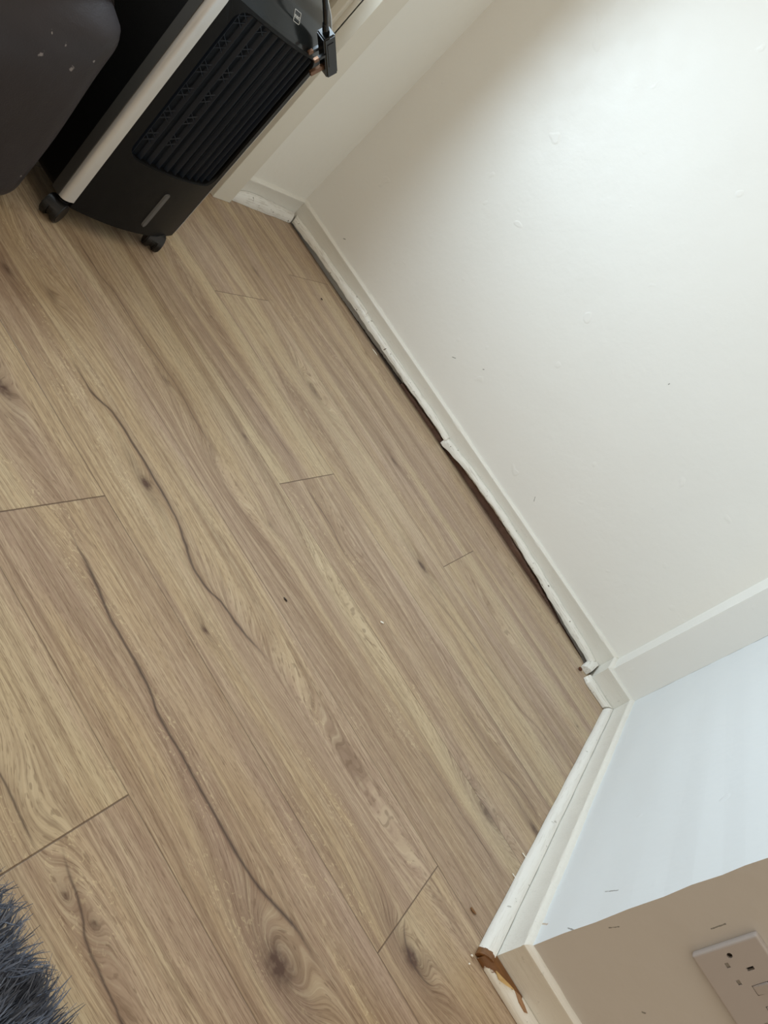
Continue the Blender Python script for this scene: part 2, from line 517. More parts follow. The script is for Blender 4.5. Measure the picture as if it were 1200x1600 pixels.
# ------------------------------------------------------------------ walls
def wall_poly(name, rings, mat):
    """rings: list of (z, [(x,y)...]) ; closed prism, each ring same length"""
    verts = []; faces = []
    n = len(rings[0][1])
    for z, pts in rings:
        verts += [(a, b, z) for a, b in pts]
    for k in range(len(rings) - 1):
        for j in range(n):
            a = k * n + j; b = k * n + (j + 1) % n
            faces.append((a, b, b + n, a + n))
    faces.append(tuple(range(n))[::-1]); faces.append(tuple(range((len(rings) - 1) * n, len(rings) * n)))
    return from_pd(name, verts, faces, mat)


HT = 2.35
YAL, YAR = 1.976, 1.970   # back wall face, left and right
struct(wall_poly('wall_back', [(z, [(-1.155, YAL), (0.358, YAR), (0.358, 2.09), (-1.155, 2.09)]) for z in (-0.05, HT)], M_wallA),
       'large off-white wall above the long skirting', 'wall')
XB = 0.4486; YC = 0.9435
# right-hand wall (faces the door) and the near wall with the socket share an outer corner: two slabs mitred on the diagonal
# the hand-plastered corner wanders slightly
zs = [-0.05, 0.07, 0.12, 0.17, 0.22, 0.27, 0.31, 0.35, 0.38, 0.42, 0.6, 1.0, HT]
wx = [0, 0, -.0010, .0003, -.0008, .0004, -.0012, .0006, -.0004, .0010, 0, 0, 0]
struct(wall_poly('wall_right', [(z, [(XB + d, YC), (XB + 0.12, YC + 0.12), (XB + 0.12, 2.09), (XB, 2.09)]) for z, d in zip(zs, wx)], M_wallB),
       'bluish white wall in daylight between pillar and socket wall', 'wall')
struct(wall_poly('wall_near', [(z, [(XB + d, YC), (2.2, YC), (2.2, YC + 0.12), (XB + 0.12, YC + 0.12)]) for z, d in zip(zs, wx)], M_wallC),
       'near wall carrying the double socket, shade put into its darker paint', 'wall')
# boxed-in pillar in the corner, leaning very slightly
struct(wall_poly('wall_pillar', [(z, [(0.358, y), (XB - 0.0003, y - 0.001), (XB - 0.0003, 2.09), (0.358, 2.09)]) for z, y in
                 ((-0.05, 1.886), (0.07, 1.884), (0.5, 1.862), (HT, 1.860))], M_wallA),
       'narrow boxed-in pillar in the far right corner', 'wall')
XD = -1.155
struct(wall_poly('wall_left', [(z, [(XD, 1.60), (XD, 2.09), (XD - 0.16, 2.09), (XD - 0.16, 1.60)]) for z in (-0.05, HT)], M_wallD),
       'off-white wall between door frame and the left corner', 'wall')
struct(wall_poly('wall_left_front', [(z, [(XD, -1.6), (XD, 0.53), (XD - 0.16, 0.53), (XD - 0.16, -1.6)]) for z in (-0.05, HT)], M_wallD),
       'off-white wall behind the charcoal sofa', 'wall')
struct(wall_poly('wall_left_top', [(z, [(XD, 0.53), (XD, 1.60), (XD - 0.16, 1.60), (XD - 0.16, 0.53)]) for z in (2.05, HT)], M_wallD),
       'off-white wall above the glazed door', 'wall')

# ------------------------------------------------------------------ skirtings and beads swept along the walls
def sweep(name, p0, p1, nrm, prof, n, mat, m0=0.0, m1=0.0, smooth=True, wob=0.0):
    """prof(s) -> list of (d, z); d = distance out from the wall line, s in metres along the run."""
    p0 = Vector((p0[0], p0[1], 0)); p1 = Vector((p1[0], p1[1], 0))
    L = (p1 - p0).length; u = (p1 - p0) / L; nv = Vector((nrm[0], nrm[1], 0))
    verts = []; faces = []; k = None
    for i in range(n + 1):
        s = L * i / n
        pr = prof(s); k = len(pr)
        for j, (d, z) in enumerate(pr):
            sh = -m0 * d * (1 - i / n) + m1 * d * (i / n)
            jit = wob * math.sin(s * 71 + j) * math.sin(s * 23 + 2 * j)
            verts.append(p0 + u * (s + sh) + nv * (d + (jit if d > 0.001 else 0)) + Vector((0, 0, z)))
    for i in range(n):
        for j in range(k - 1):
            a = i * k + j
            faces.append((a, a + 1, a + 1 + k, a + k))
        a = i * k + k - 1; b = i * k
        faces.append((a, b, b + k, a + k))
    faces.append(tuple(range(k))); faces.append(tuple(range(n * k, n * k + k))[::-1])
    o = from_pd(name, verts, faces, mat)
    me = o.data
    bm = bmesh.new(); bm.from_mesh(me); bmesh.ops.recalc_face_normals(bm, faces=bm.faces[:]); bm.to_mesh(me); bm.free()
    if smooth:
        for p in me.polygons: p.use_smooth = True
        me.set_sharp_from_angle(angle=math.radians(38))
    return o


def skirt_prof(seed, thick=0.008, top=0.069, lo=-0.03):
    def f(s):
        a = 0.0007 * math.sin(s * 17 + seed) + 0.0004 * math.sin(s * 47 + 2 * seed) + 0.0003 * math.sin(s * 131)
        return [(-0.004, lo), (thick, lo), (thick, 0.02), (thick + 0.0002, top - 0.012), (thick + 0.0016, top - 0.009), (thick + 0.0018, top - 0.005),
                (thick - 0.001, top - 0.0015 + a * 0.5), (0.004, top + a), (-0.004, top + 0.0015 + a * 1.4)]
    return f


struct(sweep('baseboard_back', (-1.155, YAL), (0.358, YAR), (0, -1), skirt_prof(1, lo=0.012), 240, M_skirt, -1, -1), 'long white skirting board along the back wall', 'skirting board')
struct(sweep('baseboard_right', (XB, 1.885), (XB, YC), (-1, 0), skirt_prof(2), 160, M_skirt, -1, 1, wob=0.0004), 'white skirting board on the bright right wall', 'skirting board')
struct(sweep('baseboard_near', (XB, YC), (1.6, YC), (0, -1), skirt_prof(3), 160, M_skirt, 1, 0), 'white skirting board in shade below the socket', 'skirting board')
struct(sweep('baseboard_pillar', (0.358, 1.884), (XB, 1.883), (0, -1), skirt_prof(4), 30, M_skirt, 1, -1), 'short white skirting on the pillar front', 'skirting board')
struct(sweep('baseboard_pillar_side', (0.358, YAR), (0.358, 1.884), (-1, 0), skirt_prof(5), 24, M_skirt, -1, 1), 'tiny white skirting return on the pillar side', 'skirting board')
struct(sweep('baseboard_left', (XD, 1.665), (XD, YAL), (1, 0), skirt_prof(6), 60, M_skirt, 0, -1), 'short white skirting between door frame and corner', 'skirting board')


def itp(x, xs, ys): return float(np.interp(x, xs, ys))


def bead_prof(w, zb, zt, base=0.0092, bulge=0.65):
    """quarter-round bead: flat back against the skirting, w wide, from zb up to zt"""
    h = zt - zb
    return [(base, zb), (base + w, zb), (base + w + 0.0006, zb + h * 0.28), (base + w * 0.93, zb + h * 0.55), (base + w * 0.74, zb + h * 0.80),
            (base + w * 0.45, zb + h * 0.955), (base + w * 0.2, zt), (base, zt - 0.0003)]


# the bead on the back wall: broken in two, hovering above the gap
ZX = [-1.13, -1.0, -.80, -.53, -.41, -.362, -.3585, -.345, -.30, -.27, -.20, -.127, -.06, .01, .07, .14, .20, .27, .33]
ZB = [.004, .012, .014, .016, .019, .016, .004, .005, .013, .018, .022, .025, .024, .021, .018, .012, .009, .006, .003]
ZT = [.026, .031, .034, .032, .033, .029, .027, .028, .031, .034, .037, .039, .038, .036, .034, .031, .028, .025, .020]


def bead_back(x0, seed):
    def f(s):
        x = x0 + s
        zb = itp(x, ZX, ZB) + 0.0008 * math.sin(x * 60 + seed) + 0.0006 * math.sin(x * 170)
        zt = itp(x, ZX, ZT) + 0.0006 * math.sin(x * 80 + seed)
        if -0.90 < x < -0.785: zt += 0.0035 * math.sin((x + 0.90) / 0.115 * math.pi * 0.62)
        w = 0.0145 + 0.0008 * math.sin(x * 31)
        if -1.13 < x < -0.9: w -= 0.001
        if -.358 < x < -.335: w += 0.003 * (1 - abs(x + .347) / .012)
        return bead_prof(w, zb, zt)
    return f


struct(sweep('trim_2', (-1.146, YAL), (-0.362, 1.9729), (0, -1), bead_back(-1.146, 0), 300, M_bead, -0.9, 0.15), 'long chipped white bead at the foot of the back wall', 'floor bead')
struct(sweep('trim_3', (-0.3585, 1.9729), (0.334, YAR), (0, -1), bead_back(-0.3585, 3), 260, M_bead, 0.15, -0.1), 'right half of the split white bead along the back wall', 'floor bead')


def timber(name, xa, xb, ux, uz, mat, label):
    # rough old timber and the gap's dark shade strip behind the floor edge, under the bead
    xs = np.arange(xa, xb, 0.006)
    verts = []; faces = []
    for i, x in enumerate(xs):
        up = itp(x, ux, uz) + rnd.uniform(-.0008, .0008)
        f = itp(x, FE_X, FE_Y) + 0.0035 + 0.0010 * math.sin(x * 90) + rnd.uniform(-.0004, .0004)
        verts += [(x, f, -0.023), (x, f + .0005, up - .004), (x, f + .0025, up), (x, 1.9672, up + .001), (x, 1.9672, -0.023)]
    k = 5
    for i in range(len(xs) - 1):
        for j in range(k):
            a = i * k + j; b = i * k + (j + 1) % k
            faces.append((a, b, b + k, a + k))
    faces.append((4, 3, 2, 1, 0)); n = (len(xs) - 1) * k; faces.append((n, n + 1, n + 2, n + 3, n + 4))
    return struct(from_pd(name, verts, faces, mat), label, 'batten')


timber('trim_4', -0.56, 0.31, [-.56, -.45, -.30, -.127, .01, .14, .20, .31], [.006, .009, .010, .017, .013, .004, -.004, -.012], M_brown, 'brown bare timber strip showing under the lifted bead')
timber('gap_shade_strip', -1.12, -0.557, [-1.12, -.80, -.56], [-.012, -.004, .003], M_dark, 'added dark strip standing in for shade in the left half of the gap')  # added strip, its dark colour stands in for shade in the deep gap
# displaced chunk of bead on the pillar's side
def chunk(s):
    return bead_prof(0.020 + 0.004 * math.sin(s * 40), 0.0005, 0.019 - 0.02 * s, base=0.0085)
o = struct(sweep('trim_5', (0.355, 1.956), (0.349, 1.893), (-1, 0), chunk, 14, M_bead_side, 0.35, 0.15, smooth=False), 'loose short chunk of white bead at the pillar corner', 'floor bead')
# bead on the pillar's front, sagging with a chipped tip
def pbead(s):
    w = 0.019 + 0.0015 * math.sin(s * 50)
    z = 0.0165 + 0.001 * math.sin(s * 60)
    b = bead_prof(w, 0.0008, z)
    if s < 0.02:
        b = [(d * (0.72 + 0.28 * s / 0.02), q) for d, q in b]
    return b
struct(sweep('trim_6', (0.345, 1.883), (XB, 1.882), (0, -1), pbead, 40, M_bead, 0.3, -1, smooth=True), 'short worn white bead in front of the pillar', 'floor bead')
def bbead(s):
    w = itp(s, [0, 0.95], [0.0145, 0.0205]) + 0.0003 * math.sin(s * 37)
    zt = itp(s, [0, 0.95], [0.0175, 0.0165]) + 0.0003 * math.sin(s * 29)
    b = bead_prof(w, 0.0005, zt)
    return b
struct(sweep('trim_7', (XB, 1.875), (XB, 0.9225), (-1, 0), bbead, 200, M_beadB, -1, 0.25), 'white bead along the bright right wall, its near end broken to bare wood', 'floor bead')
def cbead(s):
    return bead_prof(0.0205 + 0.0004 * math.sin(s * 40), 0.0005, 0.0165 + 0.0004 * math.sin(s * 33))
struct(sweep('trim_8', (XB - 0.003, YC), (1.6, YC), (0, -1), cbead, 220, M_beadC, 0.72, 0), 'white bead below the socket wall with a splintered bare corner', 'floor bead')
DZ = [(0, .0005, .022, .017), (.05, .0005, .028, .021), (.10, .0005, .033, .023), (.15, .0005, .030, .025), (.21, .0005, .028, .025), (.26, .0005, .026, .026), (.31, .0005, .022, .028)]
def dbead(s):
    a = [q[0] for q in DZ]
    zt = itp(s, a, [q[2] for q in DZ]) + 0.0008 * math.sin(s * 110)
    w = itp(s, a, [q[3] for q in DZ]) + 0.0008 * math.sin(s * 75)
    return bead_prof(w - 0.004, 0.0005, zt)
struct(sweep('trim_9', (XD, 1.664), (XD, YAL - 0.004), (1, 0), dbead, 60, M_bead_side, 0, -0.9), 'buckled white bead between door frame and corner', 'floor bead')

# splinter and torn paint on the near bead
bm = bmesh.new()
pts = [(0.449, 0.9155, 0.0165), (0.462, 0.9175, 0.0185), (0.474, 0.9215, 0.0188), (0.486, 0.9265, 0.0170), (0.474, 0.9200, 0.0140), (0.460, 0.9150, 0.0135)]
top = [bm.verts.new(p) for p in pts]
bot = [bm.verts.new((a, b + 0.0006, c - 0.0022)) for a, b, c in pts]
bm.faces.new(top); bm.faces.new(bot[::-1])
for i in range(6): bm.faces.new((top[i], bot[i], bot[(i + 1) % 6], top[(i + 1) % 6]))
tag(from_bm('wood_splinter', bm, M_rawwood), 'pale cream sliver of fresh wood on the broken bead corner', 'splinter')
bm = bmesh.new()
pts = [(0.487, 0.9262, 0.0175), (0.496, 0.9290, 0.0185), (0.510, 0.9275, 0.0170), (0.519, 0.9250, 0.0163), (0.514, 0.9215, 0.0160), (0.500, 0.9220, 0.0168)]
top = [bm.verts.new(p) for p in pts]
bot = [bm.verts.new((a, b + 0.0003, c - 0.003)) for a, b, c in pts]
bm.faces.new(top); bm.faces.new(bot[::-1])
for i in range(6): bm.faces.new((top[i], bot[i], bot[(i + 1) % 6], top[(i + 1) % 6]))
tag(from_bm('torn_wood_fibre', bm, plain('torn_fibre', srgb(168, 130, 96), 0.8, bump=0.0006, bscale=300, var=0.25)),
    'torn tan wood fibre at the end of the broken patch on the near bead', 'splinter')

# ------------------------------------------------------------------ door, frame and glazing
YJ = 1.594
bm = bmesh.new()
add_box(bm, (-1.1555, YJ, 0.0), (-1.116, 1.662, 2.12), 0.0015)        # architrave
add_box(bm, (-1.30, YJ, 0.0), (-1.15, 1.602, 2.06), 0.001)            # lining
add_box(bm, (-1.1555, 0.47, 0.0), (-1.116, 0.536, 2.12), 0.0015)
add_box(bm, (-1.30, 0.528, 0.0), (-1.15, 0.536, 2.06), 0.001)
add_box(bm, (-1.1555, 0.536, 2.05), (-1.116, YJ, 2.12), 0.0015)
fr = from_bm('door_1', bm, M_frame)
struct(fr, 'cream door frame at the left behind the air cooler', 'door')
bm = bmesh.new()
add_box(bm, (-1.190, YJ - 0.013, 0.0), (-1.168, YJ + 0.001, 2.05), 0.0025)
add_box(bm, (-1.190, 0.535, 0.0), (-1.168, 0.549, 2.05), 0.0025)
from_bm('door_stop', bm, M_frame, fr)
bm = bmesh.new()
lx0, lx1 = -1.252, -1.208
add_box(bm, (lx0, 0.542, 0.006), (lx1, 0.64, 2.04), 0.002)
add_box(bm, (lx0, 1.490, 0.006), (lx1, 1.588, 2.04), 0.002)
add_box(bm, (lx0, 0.64, 1.93), (lx1, 1.49, 2.04), 0.002)
add_box(bm, (lx0, 0.64, 0.006), (lx1, 1.49, 0.635), 0.002)
leaf = from_bm('door_leaf', bm, plain('door_leaf_paint', srgb(228, 222, 208), 0.35, var=0.02), fr)
gm = bpy.data.materials.new('clear_glass'); gm.use_nodes = True
g = gm.node_tree; g.nodes.clear()
o_ = g.nodes.new('ShaderNodeOutputMaterial'); mx = g.nodes.new('ShaderNodeMixShader'); tr = g.nodes.new('ShaderNodeBsdfTransparent')
gl = g.nodes.new('ShaderNodeBsdfGlossy'); lw = g.nodes.new('ShaderNodeLayerWeight'); fn = g.nodes.new('ShaderNodeMath'); fn.operation = 'POWER'; g.links.new(lw.outputs['Facing'], fn.inputs[0]); fn.inputs[1].default_value = 4.0; gl.inputs['Roughness'].default_value = 0.02
g.links.new(fn.outputs[0], mx.inputs[0]); g.links.new(tr.outputs[0], mx.inputs[1]); g.links.new(gl.outputs[0], mx.inputs[2]); g.links.new(mx.outputs[0], o_.inputs[0])
bm = bmesh.new(); add_box(bm, (-1.232, 0.635, 0.63), (-1.228, 1.495, 1.935))
from_bm('glass_pane', bm, gm, leaf)

# ------------------------------------------------------------------ double socket on the near wall
M_sock = plain('socket_plastic', srgb(186, 179, 176), 0.35, var=0.015)
M_sockdark = plain('socket_slot_dark', srgb(22, 20, 18), 0.6)
M_shut = plain('socket_shutter', srgb(150, 144, 136), 0.5)
SX, SZ = 0.5208, 0.261
yf = YC - 0.0095
sock = empty('wall_socket', (SX + 0.073, YC, SZ))
tag(sock, 'white double wall socket on the shaded near wall', 'socket')


def child(name, bm, mat, par, smooth=False):
    o = from_bm(name, bm, mat, None, smooth)
    reparent(o, par)
    return o


bm = bmesh.new()
add_box(bm, (SX, yf, SZ), (SX + 0.146, YC + 0.001, SZ + 0.086), 0.0028, 3)
plate = child('face_plate', bm, M_sock, sock)
# cut-outs: pin holes and screw recess as real pockets
cut = bmesh.new()
gx = 0.034
for s in (0, 1):
    cxs = SX + (gx if s == 0 else 0.146 - gx)
    add_box(cut, (cxs - 0.0022, yf - 0.003, SZ + 0.0515), (cxs + 0.0022, yf + 0.006, SZ + 0.0605))
    add_box(cut, (cxs - 0.0145, yf - 0.003, SZ + 0.0315), (cxs - 0.0080, yf + 0.0035, SZ + 0.0360))
    add_box(cut, (cxs + 0.0080, yf - 0.003, SZ + 0.0315), (cxs + 0.0145, yf + 0.0035, SZ + 0.0360))
    sx = SX + (0.0128 if s == 0 else 0.146 - 0.0128)
    add_cyl(cut, (sx, yf - 0.003, SZ + 0.043), (sx, yf + 0.005, SZ + 0.043), 0.0033, seg=24)
    swx = cxs + (0.0255 if s == 0 else -0.0255)
    add_box(cut, (swx - 0.0065, yf - 0.003, SZ + 0.045), (swx + 0.0065, yf + 0.003, SZ + 0.066))
co = from_bm('cutter_tmp', cut, None)
md = plate.modifiers.new('cut', 'BOOLEAN'); md.object = co; md.solver = 'EXACT'
dg = bpy.context.evaluated_depsgraph_get()
me2 = bpy.data.meshes.new_from_object(plate.evaluated_get(dg))
plate.modifiers.clear(); plate.data = me2
bpy.data.objects.remove(co)
for s in (0, 1):
    cxs = SX + (gx if s == 0 else 0.146 - gx)
    bm = bmesh.new(); add_box(bm, (cxs - 0.0021, yf + 0.0045, SZ + 0.0516), (cxs + 0.0021, yf + 0.0058, SZ + 0.0604))
    o = child('earth_slot', bm, M_sockdark, sock); o['label'] = 'dark upright earth slot'
    for d in (-1, 1):
        bm = bmesh.new(); add_box(bm, (cxs + d * 0.01125 - 0.0031, yf + 0.0014, SZ + 0.0316), (cxs + d * 0.01125 + 0.0031, yf + 0.0034, SZ + 0.0359), 0.0003)
        o = child('pin_shutter', bm, M_shut, sock); o['label'] = 'grey pin shutter'
    sx = SX + (0.0128 if s == 0 else 0.146 - 0.0128)
    bm = bmesh.new(); add_cyl(bm, (sx, yf + 0.003, SZ + 0.043), (sx, yf + 0.0048, SZ + 0.043), 0.0031, seg=20)
    o = child('fixing_screw', bm, plain('dark_screw', srgb(48, 40, 34), 0.5, 0.6), sock); o['label'] = 'dark recessed fixing screw'
    swx = cxs + (0.0255 if s == 0 else -0.0255)
    bm = bmesh.new()
    r = bmesh.ops.create_cube(bm, size=1, matrix=Matrix.Translation((swx, yf + 0.0005, SZ + 0.0555)) @ Matrix.Rotation(0.14, 4, 'X') @ Matrix.Diagonal((0.0118, 0.005, 0.0198, 1)))
    bmesh.ops.bevel(bm, geom=list({e for v in r['verts'] for e in v.link_edges}), offset=0.0008, segments=2, affect='EDGES')
    child('rocker_switch', bm, M_sock, sock)

# ------------------------------------------------------------------ air cooler
M_blk = plain('black_plastic_matt', srgb(17, 17, 17), 0.42, bump=0.0002, bscale=500, var=0.05, spec=0.18)
M_head = plain('black_plastic_gloss', srgb(36, 40, 42), 0.16, var=0.03, spec=0.4)
M_navy = plain('grille_dark_plastic', srgb(6, 12, 20), 0.45, var=0.1, spec=0.2)
M_silver = plain('silver_plastic', srgb(215, 216, 216), 0.34, metal=0.5, var=0.03)
M_tyre = plain('castor_black', srgb(16, 16, 17), 0.4, var=0.05)
CY0, CY1 = 0.992, 1.243     # black front between the silver strips
XF = -0.882


def bow(y):
    u = (y - (CY0 + CY1) / 2) / ((CY1 - CY0) / 2)
    return 0.0215 * (1 - abs(u) ** 2.1)


cool = empty('air_cooler', (-0.99, 1.117, 0.0))
tag(cool, 'black tower air cooler with silver corner strips, standing on castors by the door', 'air cooler')


def front_shell(name, z0, z1, mat, nz, back, xoff=0.0, hole=None):
    """bowed front section as a closed solid between z0 and z1"""
    ny = 48
    bm = bmesh.new()
    grid = []
    for k in range(nz + 1):
        z = z0 + (z1 - z0) * k / nz
        rowv = []
        for j in range(ny + 1):
            y = CY0 + (CY1 - CY0) * j / ny
            rowv.append(bm.verts.new((XF + bow(y) + xoff + profx(z), y, z)))
        grid.append(rowv)
    for k in range(nz):
        for j in range(ny):
            bm.faces.new((grid[k][j], grid[k][j + 1], grid[k + 1][j + 1], grid[k + 1][j]))
    bl = [bm.verts.new((back, CY0, g[0].co.z)) for g in grid]
    br = [bm.verts.new((back, CY1, g[0].co.z)) for g in grid]
    for k in range(nz):
        bm.faces.new((grid[k][0], grid[k + 1][0], bl[k + 1], bl[k]))
        bm.faces.new((grid[k][-1], br[k], br[k + 1], grid[k + 1][-1]))
        bm.faces.new((bl[k], bl[k + 1], br[k + 1], br[k]))
    bm.faces.new([bl[0]] + [br[0]] + grid[0][::-1])
    bm.faces.new([bl[-1]] + grid[-1] + [br[-1]])
    return bm


def profx(z):
    # front leans back in a big radius towards the top
    if z <= 0.452: return 0.0
    zz = [0.452, 0.470, 0.489, 0.505, 0.519, 0.531, 0.540, 0.545]
    xx = [0.0, -0.003, -0.011, -0.024, -0.044, -0.070, -0.105, -0.150]
    return float(np.interp(z, zz, xx))


XBK = -1.098
# body: bottom tank section
bm = front_shell('t', 0.036, 0.1645, M_blk, 6, XBK + 0.01)
tank = child('water_tank', bm, M_blk, cool)
for p in tank.data.polygons: p.use_smooth = True
tank.data.set_sharp_from_angle(angle=math.radians(35))
# pill shaped water window on the tank
bm = bmesh.new()
yc_, zc0, zc1, rr = 1.131, 0.062, 0.128, 0.0068
n = 14
prof = []
for k in range(n + 1):
    a = math.pi * k / n
    prof.append((yc_ + rr * math.cos(a), zc1 + rr * math.sin(a)))
for k in range(n + 1):
    a = math.pi + math.pi * k / n
    prof.append((yc_ + rr * math.cos(a), zc0 + rr * math.sin(a)))
outer = [bm.verts.new((XF + bow(y) + 0.0004, y, z)) for y, z in prof]
inner = [bm.verts.new((XF + bow(y) + 0.0030, yc_ + (y - yc_) * 0.62, z)) for y, z in prof]
for k in range(len(prof)):
    k2 = (k + 1) % len(prof)
    bm.faces.new((outer[k], outer[k2], inner[k2], inner[k]))
bm.faces.new(inner); bm.faces.new(outer[::-1])
ph = child('level_window', bm, plain('level_window_grey', srgb(84, 84, 84), 0.35), tank)
ph['label'] = 'grey pill-shaped water level window'
reparent(ph, cool); ph.parent = tank; ph.matrix_parent_inverse = Matrix.Identity(4)

# body core behind the grille and side/back panels
bm = bmesh.new()
add_box(bm, (XBK, 0.972, 0.040), (-0.905, CY1 + 0.005, 0.512), 0.012, 3)
add_box(bm, (XBK + 0.004, 0.974, 0.49), (-0.955, CY1 + 0.004, 0.5455), 0.010, 3)
shell = child('housing', bm, M_blk, cool)
# frame around the grille: bowed plate with rounded opening
gz0, gz1, gy0, gy1, gr = 0.168, 0.4585, 1.012, 1.229, 0.022
bm = bmesh.new()
N = 14


def rounded_loop(y0, y1, z0, z1, r):
    pts = []
    for (cy, cz, a0) in ((y1 - r, z1 - r, 0), (y0 + r, z1 - r, 90), (y0 + r, z0 + r, 180), (y1 - r, z0 + r, 270)):
        for k in range(N + 1):
            a = math.radians(a0 + 90 * k / N)
            pts.append((cy + r * math.cos(a), cz + r * math.sin(a)))
    # densify straight runs
    out = []
    for i, p in enumerate(pts):
        q = pts[(i + 1) % len(pts)]
        d = math.hypot(q[0] - p[0], q[1] - p[1])
        k = max(1, int(d / 0.012))
        for s in range(k): out.append((p[0] + (q[0] - p[0]) * s / k, p[1] + (q[1] - p[1]) * s / k))
    return out


inn = rounded_loop(gy0, gy1, gz0, gz1, gr)
outl = []
cy_, cz_ = (CY0 + CY1) / 2, (gz0 + gz1) / 2
for (y, z) in inn:   # project outward to the rectangle
    dy, dz = y - cy_, z - cz_
    hy, hz = (CY1 - CY0) / 2, (0.4640 - 0.1645) / 2
    sc_ = min(hy / abs(dy) if abs(dy) > 1e-6 else 9e9, hz / abs(dz) if abs(dz) > 1e-6 else 9e9)
    outl.append((cy_ + dy * sc_, 0.31425 + dz * sc_))
# slight bottom sag of the opening follows the bow
vo = [bm.verts.new((XF + bow(y) + profx(z), y, z)) for y, z in outl]
vi = [bm.verts.new((XF + bow(y) + profx(z) , y, z)) for y, z in inn]
vm = [bm.verts.new((XF + bow(y) - 0.004, cy_ + (y - cy_) * 0.985, cz_ + (z - cz_) * 0.99)) for y, z in inn]
vb = [bm.verts.new((XF + bow(y) - 0.016, cy_ + (y - cy_) * 0.985, cz_ + (z - cz_) * 0.99)) for y, z in inn]
for a, b in ((vo, vi), (vi, vm), (vm, vb)):
    for k in range(len(a)):
        k2 = (k + 1) % len(a)
        bm.faces.new((a[k], a[k2], b[k2], b[k]))
gf = child('grille_frame', bm, M_blk, cool)
# dark louvre panel
bm = bmesh.new()
ny = 40
g0 = [bm.verts.new((XF + bow(gy0 + (gy1 - gy0) * j / ny) - 0.015, gy0 + (gy1 - gy0) * j / ny, gz0 - 0.001)) for j in range(ny + 1)]
g1 = [bm.verts.new((XF + bow(gy0 + (gy1 - gy0) * j / ny) - 0.015, gy0 + (gy1 - gy0) * j / ny, gz1 + 0.001)) for j in range(ny + 1)]
for j in range(ny): bm.faces.new((g0[j], g0[j + 1], g1[j + 1], g1[j]))
pan = child('air_grille', bm, M_navy, cool)
pan['label'] = 'blue-black louvred air outlet'
M_fin = plain('louvre_plastic', srgb(10, 22, 36), 0.35, var=0.05)
for j in range(11):
    y = gy0 + 0.010 + (gy1 - gy0 - 0.020) * j / 10
    ta = 0.0042
    # every louvre clipped to the rounded opening
    def clip(yy):
        dz = 0
        if yy < gy0 + gr: dz = gr - math.sqrt(max(0, gr * gr - (gy0 + gr - yy) ** 2))
        if yy > gy1 - gr: dz = gr - math.sqrt(max(0, gr * gr - (yy - gy1 + gr) ** 2))
        return dz
    dz = clip(y)
    bm = bmesh.new()
    xo = XF + bow(y)
    add_box(bm, (xo - 0.0145, y - 0.0008, gz0 + dz + 0.0015), (xo - 0.0065, y + 0.0008, gz1 - dz - 0.0015), 0.0003, 1)
    # each louvre is turned a little toward the right
    piv = Vector((xo - 0.009, y, 0))
    bmesh.ops.rotate(bm, verts=bm.verts[:], cent=piv, matrix=Matrix.Rotation(math.radians(28), 3, 'Z'))
    f = child('louvre', bm, M_fin, cool)
    f.parent = pan; f.matrix_parent_inverse = Matrix.Identity(4)
# zigzag lattice linking the louvres at the left
bm = bmesh.new()
for col in (0, 1):
    ya = gy0 + 0.012 + col * 0.0395; yb = ya + 0.019
    for base in np.arange(0.20, 0.445, 0.046 if col == 0 else 0.046):
        z0 = base + (0.01 if col else 0)
        for (p, q) in (((ya, z0), (yb, z0 + 0.013)), ((yb, z0), (ya, z0 + 0.013)), ((ya, z0 + 0.013), (yb, z0 + 0.026)), ((yb, z0 + 0.013), (ya, z0 + 0.026))):
            add_cyl(bm, (XF + bow(p[0]) - 0.010, p[0], p[1]), (XF + bow(q[0]) - 0.010, q[0], q[1]), 0.0009, seg=6)
lat = child('link_lattice', bm, M_fin, cool); lat.parent = pan; lat.matrix_parent_inverse = Matrix.Identity(4)

# glossy head
bm = front_shell('t', 0.4640, 0.5450, M_head, 26, XBK + 0.012, 0.0)
head = child('control_head', bm, M_head, cool)
for p in head.data.polygons: p.use_smooth = True
head.data.set_sharp_from_angle(angle=math.radians(40))
head['label'] = 'glossy dark grey rounded top section'

# silver corner strips
for side in (0, 1):
    bm = bmesh.new()
    if side == 0: ya, yb, yc = 0.9675, 0.9915, CY0 + 0.001
    else: ya, yb, yc = CY1 + 0.0065, CY1 + 0.0005, CY1
    sgn = 1 if side == 0 else -1
    # plan outline: side flank, rounded nose, front face
    if side: plan = [(-0.915, ya), (-0.890, ya), (-0.8835, ya + sgn * 0.002), (-0.8815, yb), (-0.915, yb)]
    else: plan = [(-0.900, ya + 0.0004), (-0.8915, ya + 0.0002), (-0.8865, ya + 0.0014), (-0.8832, ya + sgn * 0.0038), (-0.8812, ya + sgn * 0.0080),
            (-0.8800, ya + sgn * 0.014), (-0.8806, yb), (-0.888, yb + sgn * 0.001), (-0.900, yb + sgn * 0.001)]
    zz = [0.0475, 0.050] + list(np.linspace(0.1, 0.45, 8)) + [0.47, 0.489, 0.505, 0.519, 0.531, 0.540, 0.5465]
    rings = []
    for z in zz:
        dx = profx(z)
        rings.append([bm.verts.new((a + dx, b, z)) for a, b in plan])
    for r0, r1 in zip(rings, rings[1:]):
        for k in range(len(plan)):
            k2 = (k + 1) % len(plan)
            bm.faces.new((r0[k], r0[k2], r1[k2], r1[k]))
    bm.faces.new(rings[0][::-1]); bm.faces.new(rings[-1])
    o = child('corner_strip', bm, M_silver, cool)
    for p in o.data.polygons: p.use_smooth = True
    o.data.set_sharp_from_angle(angle=math.radians(50))
    o['label'] = 'silver rounded corner strip'

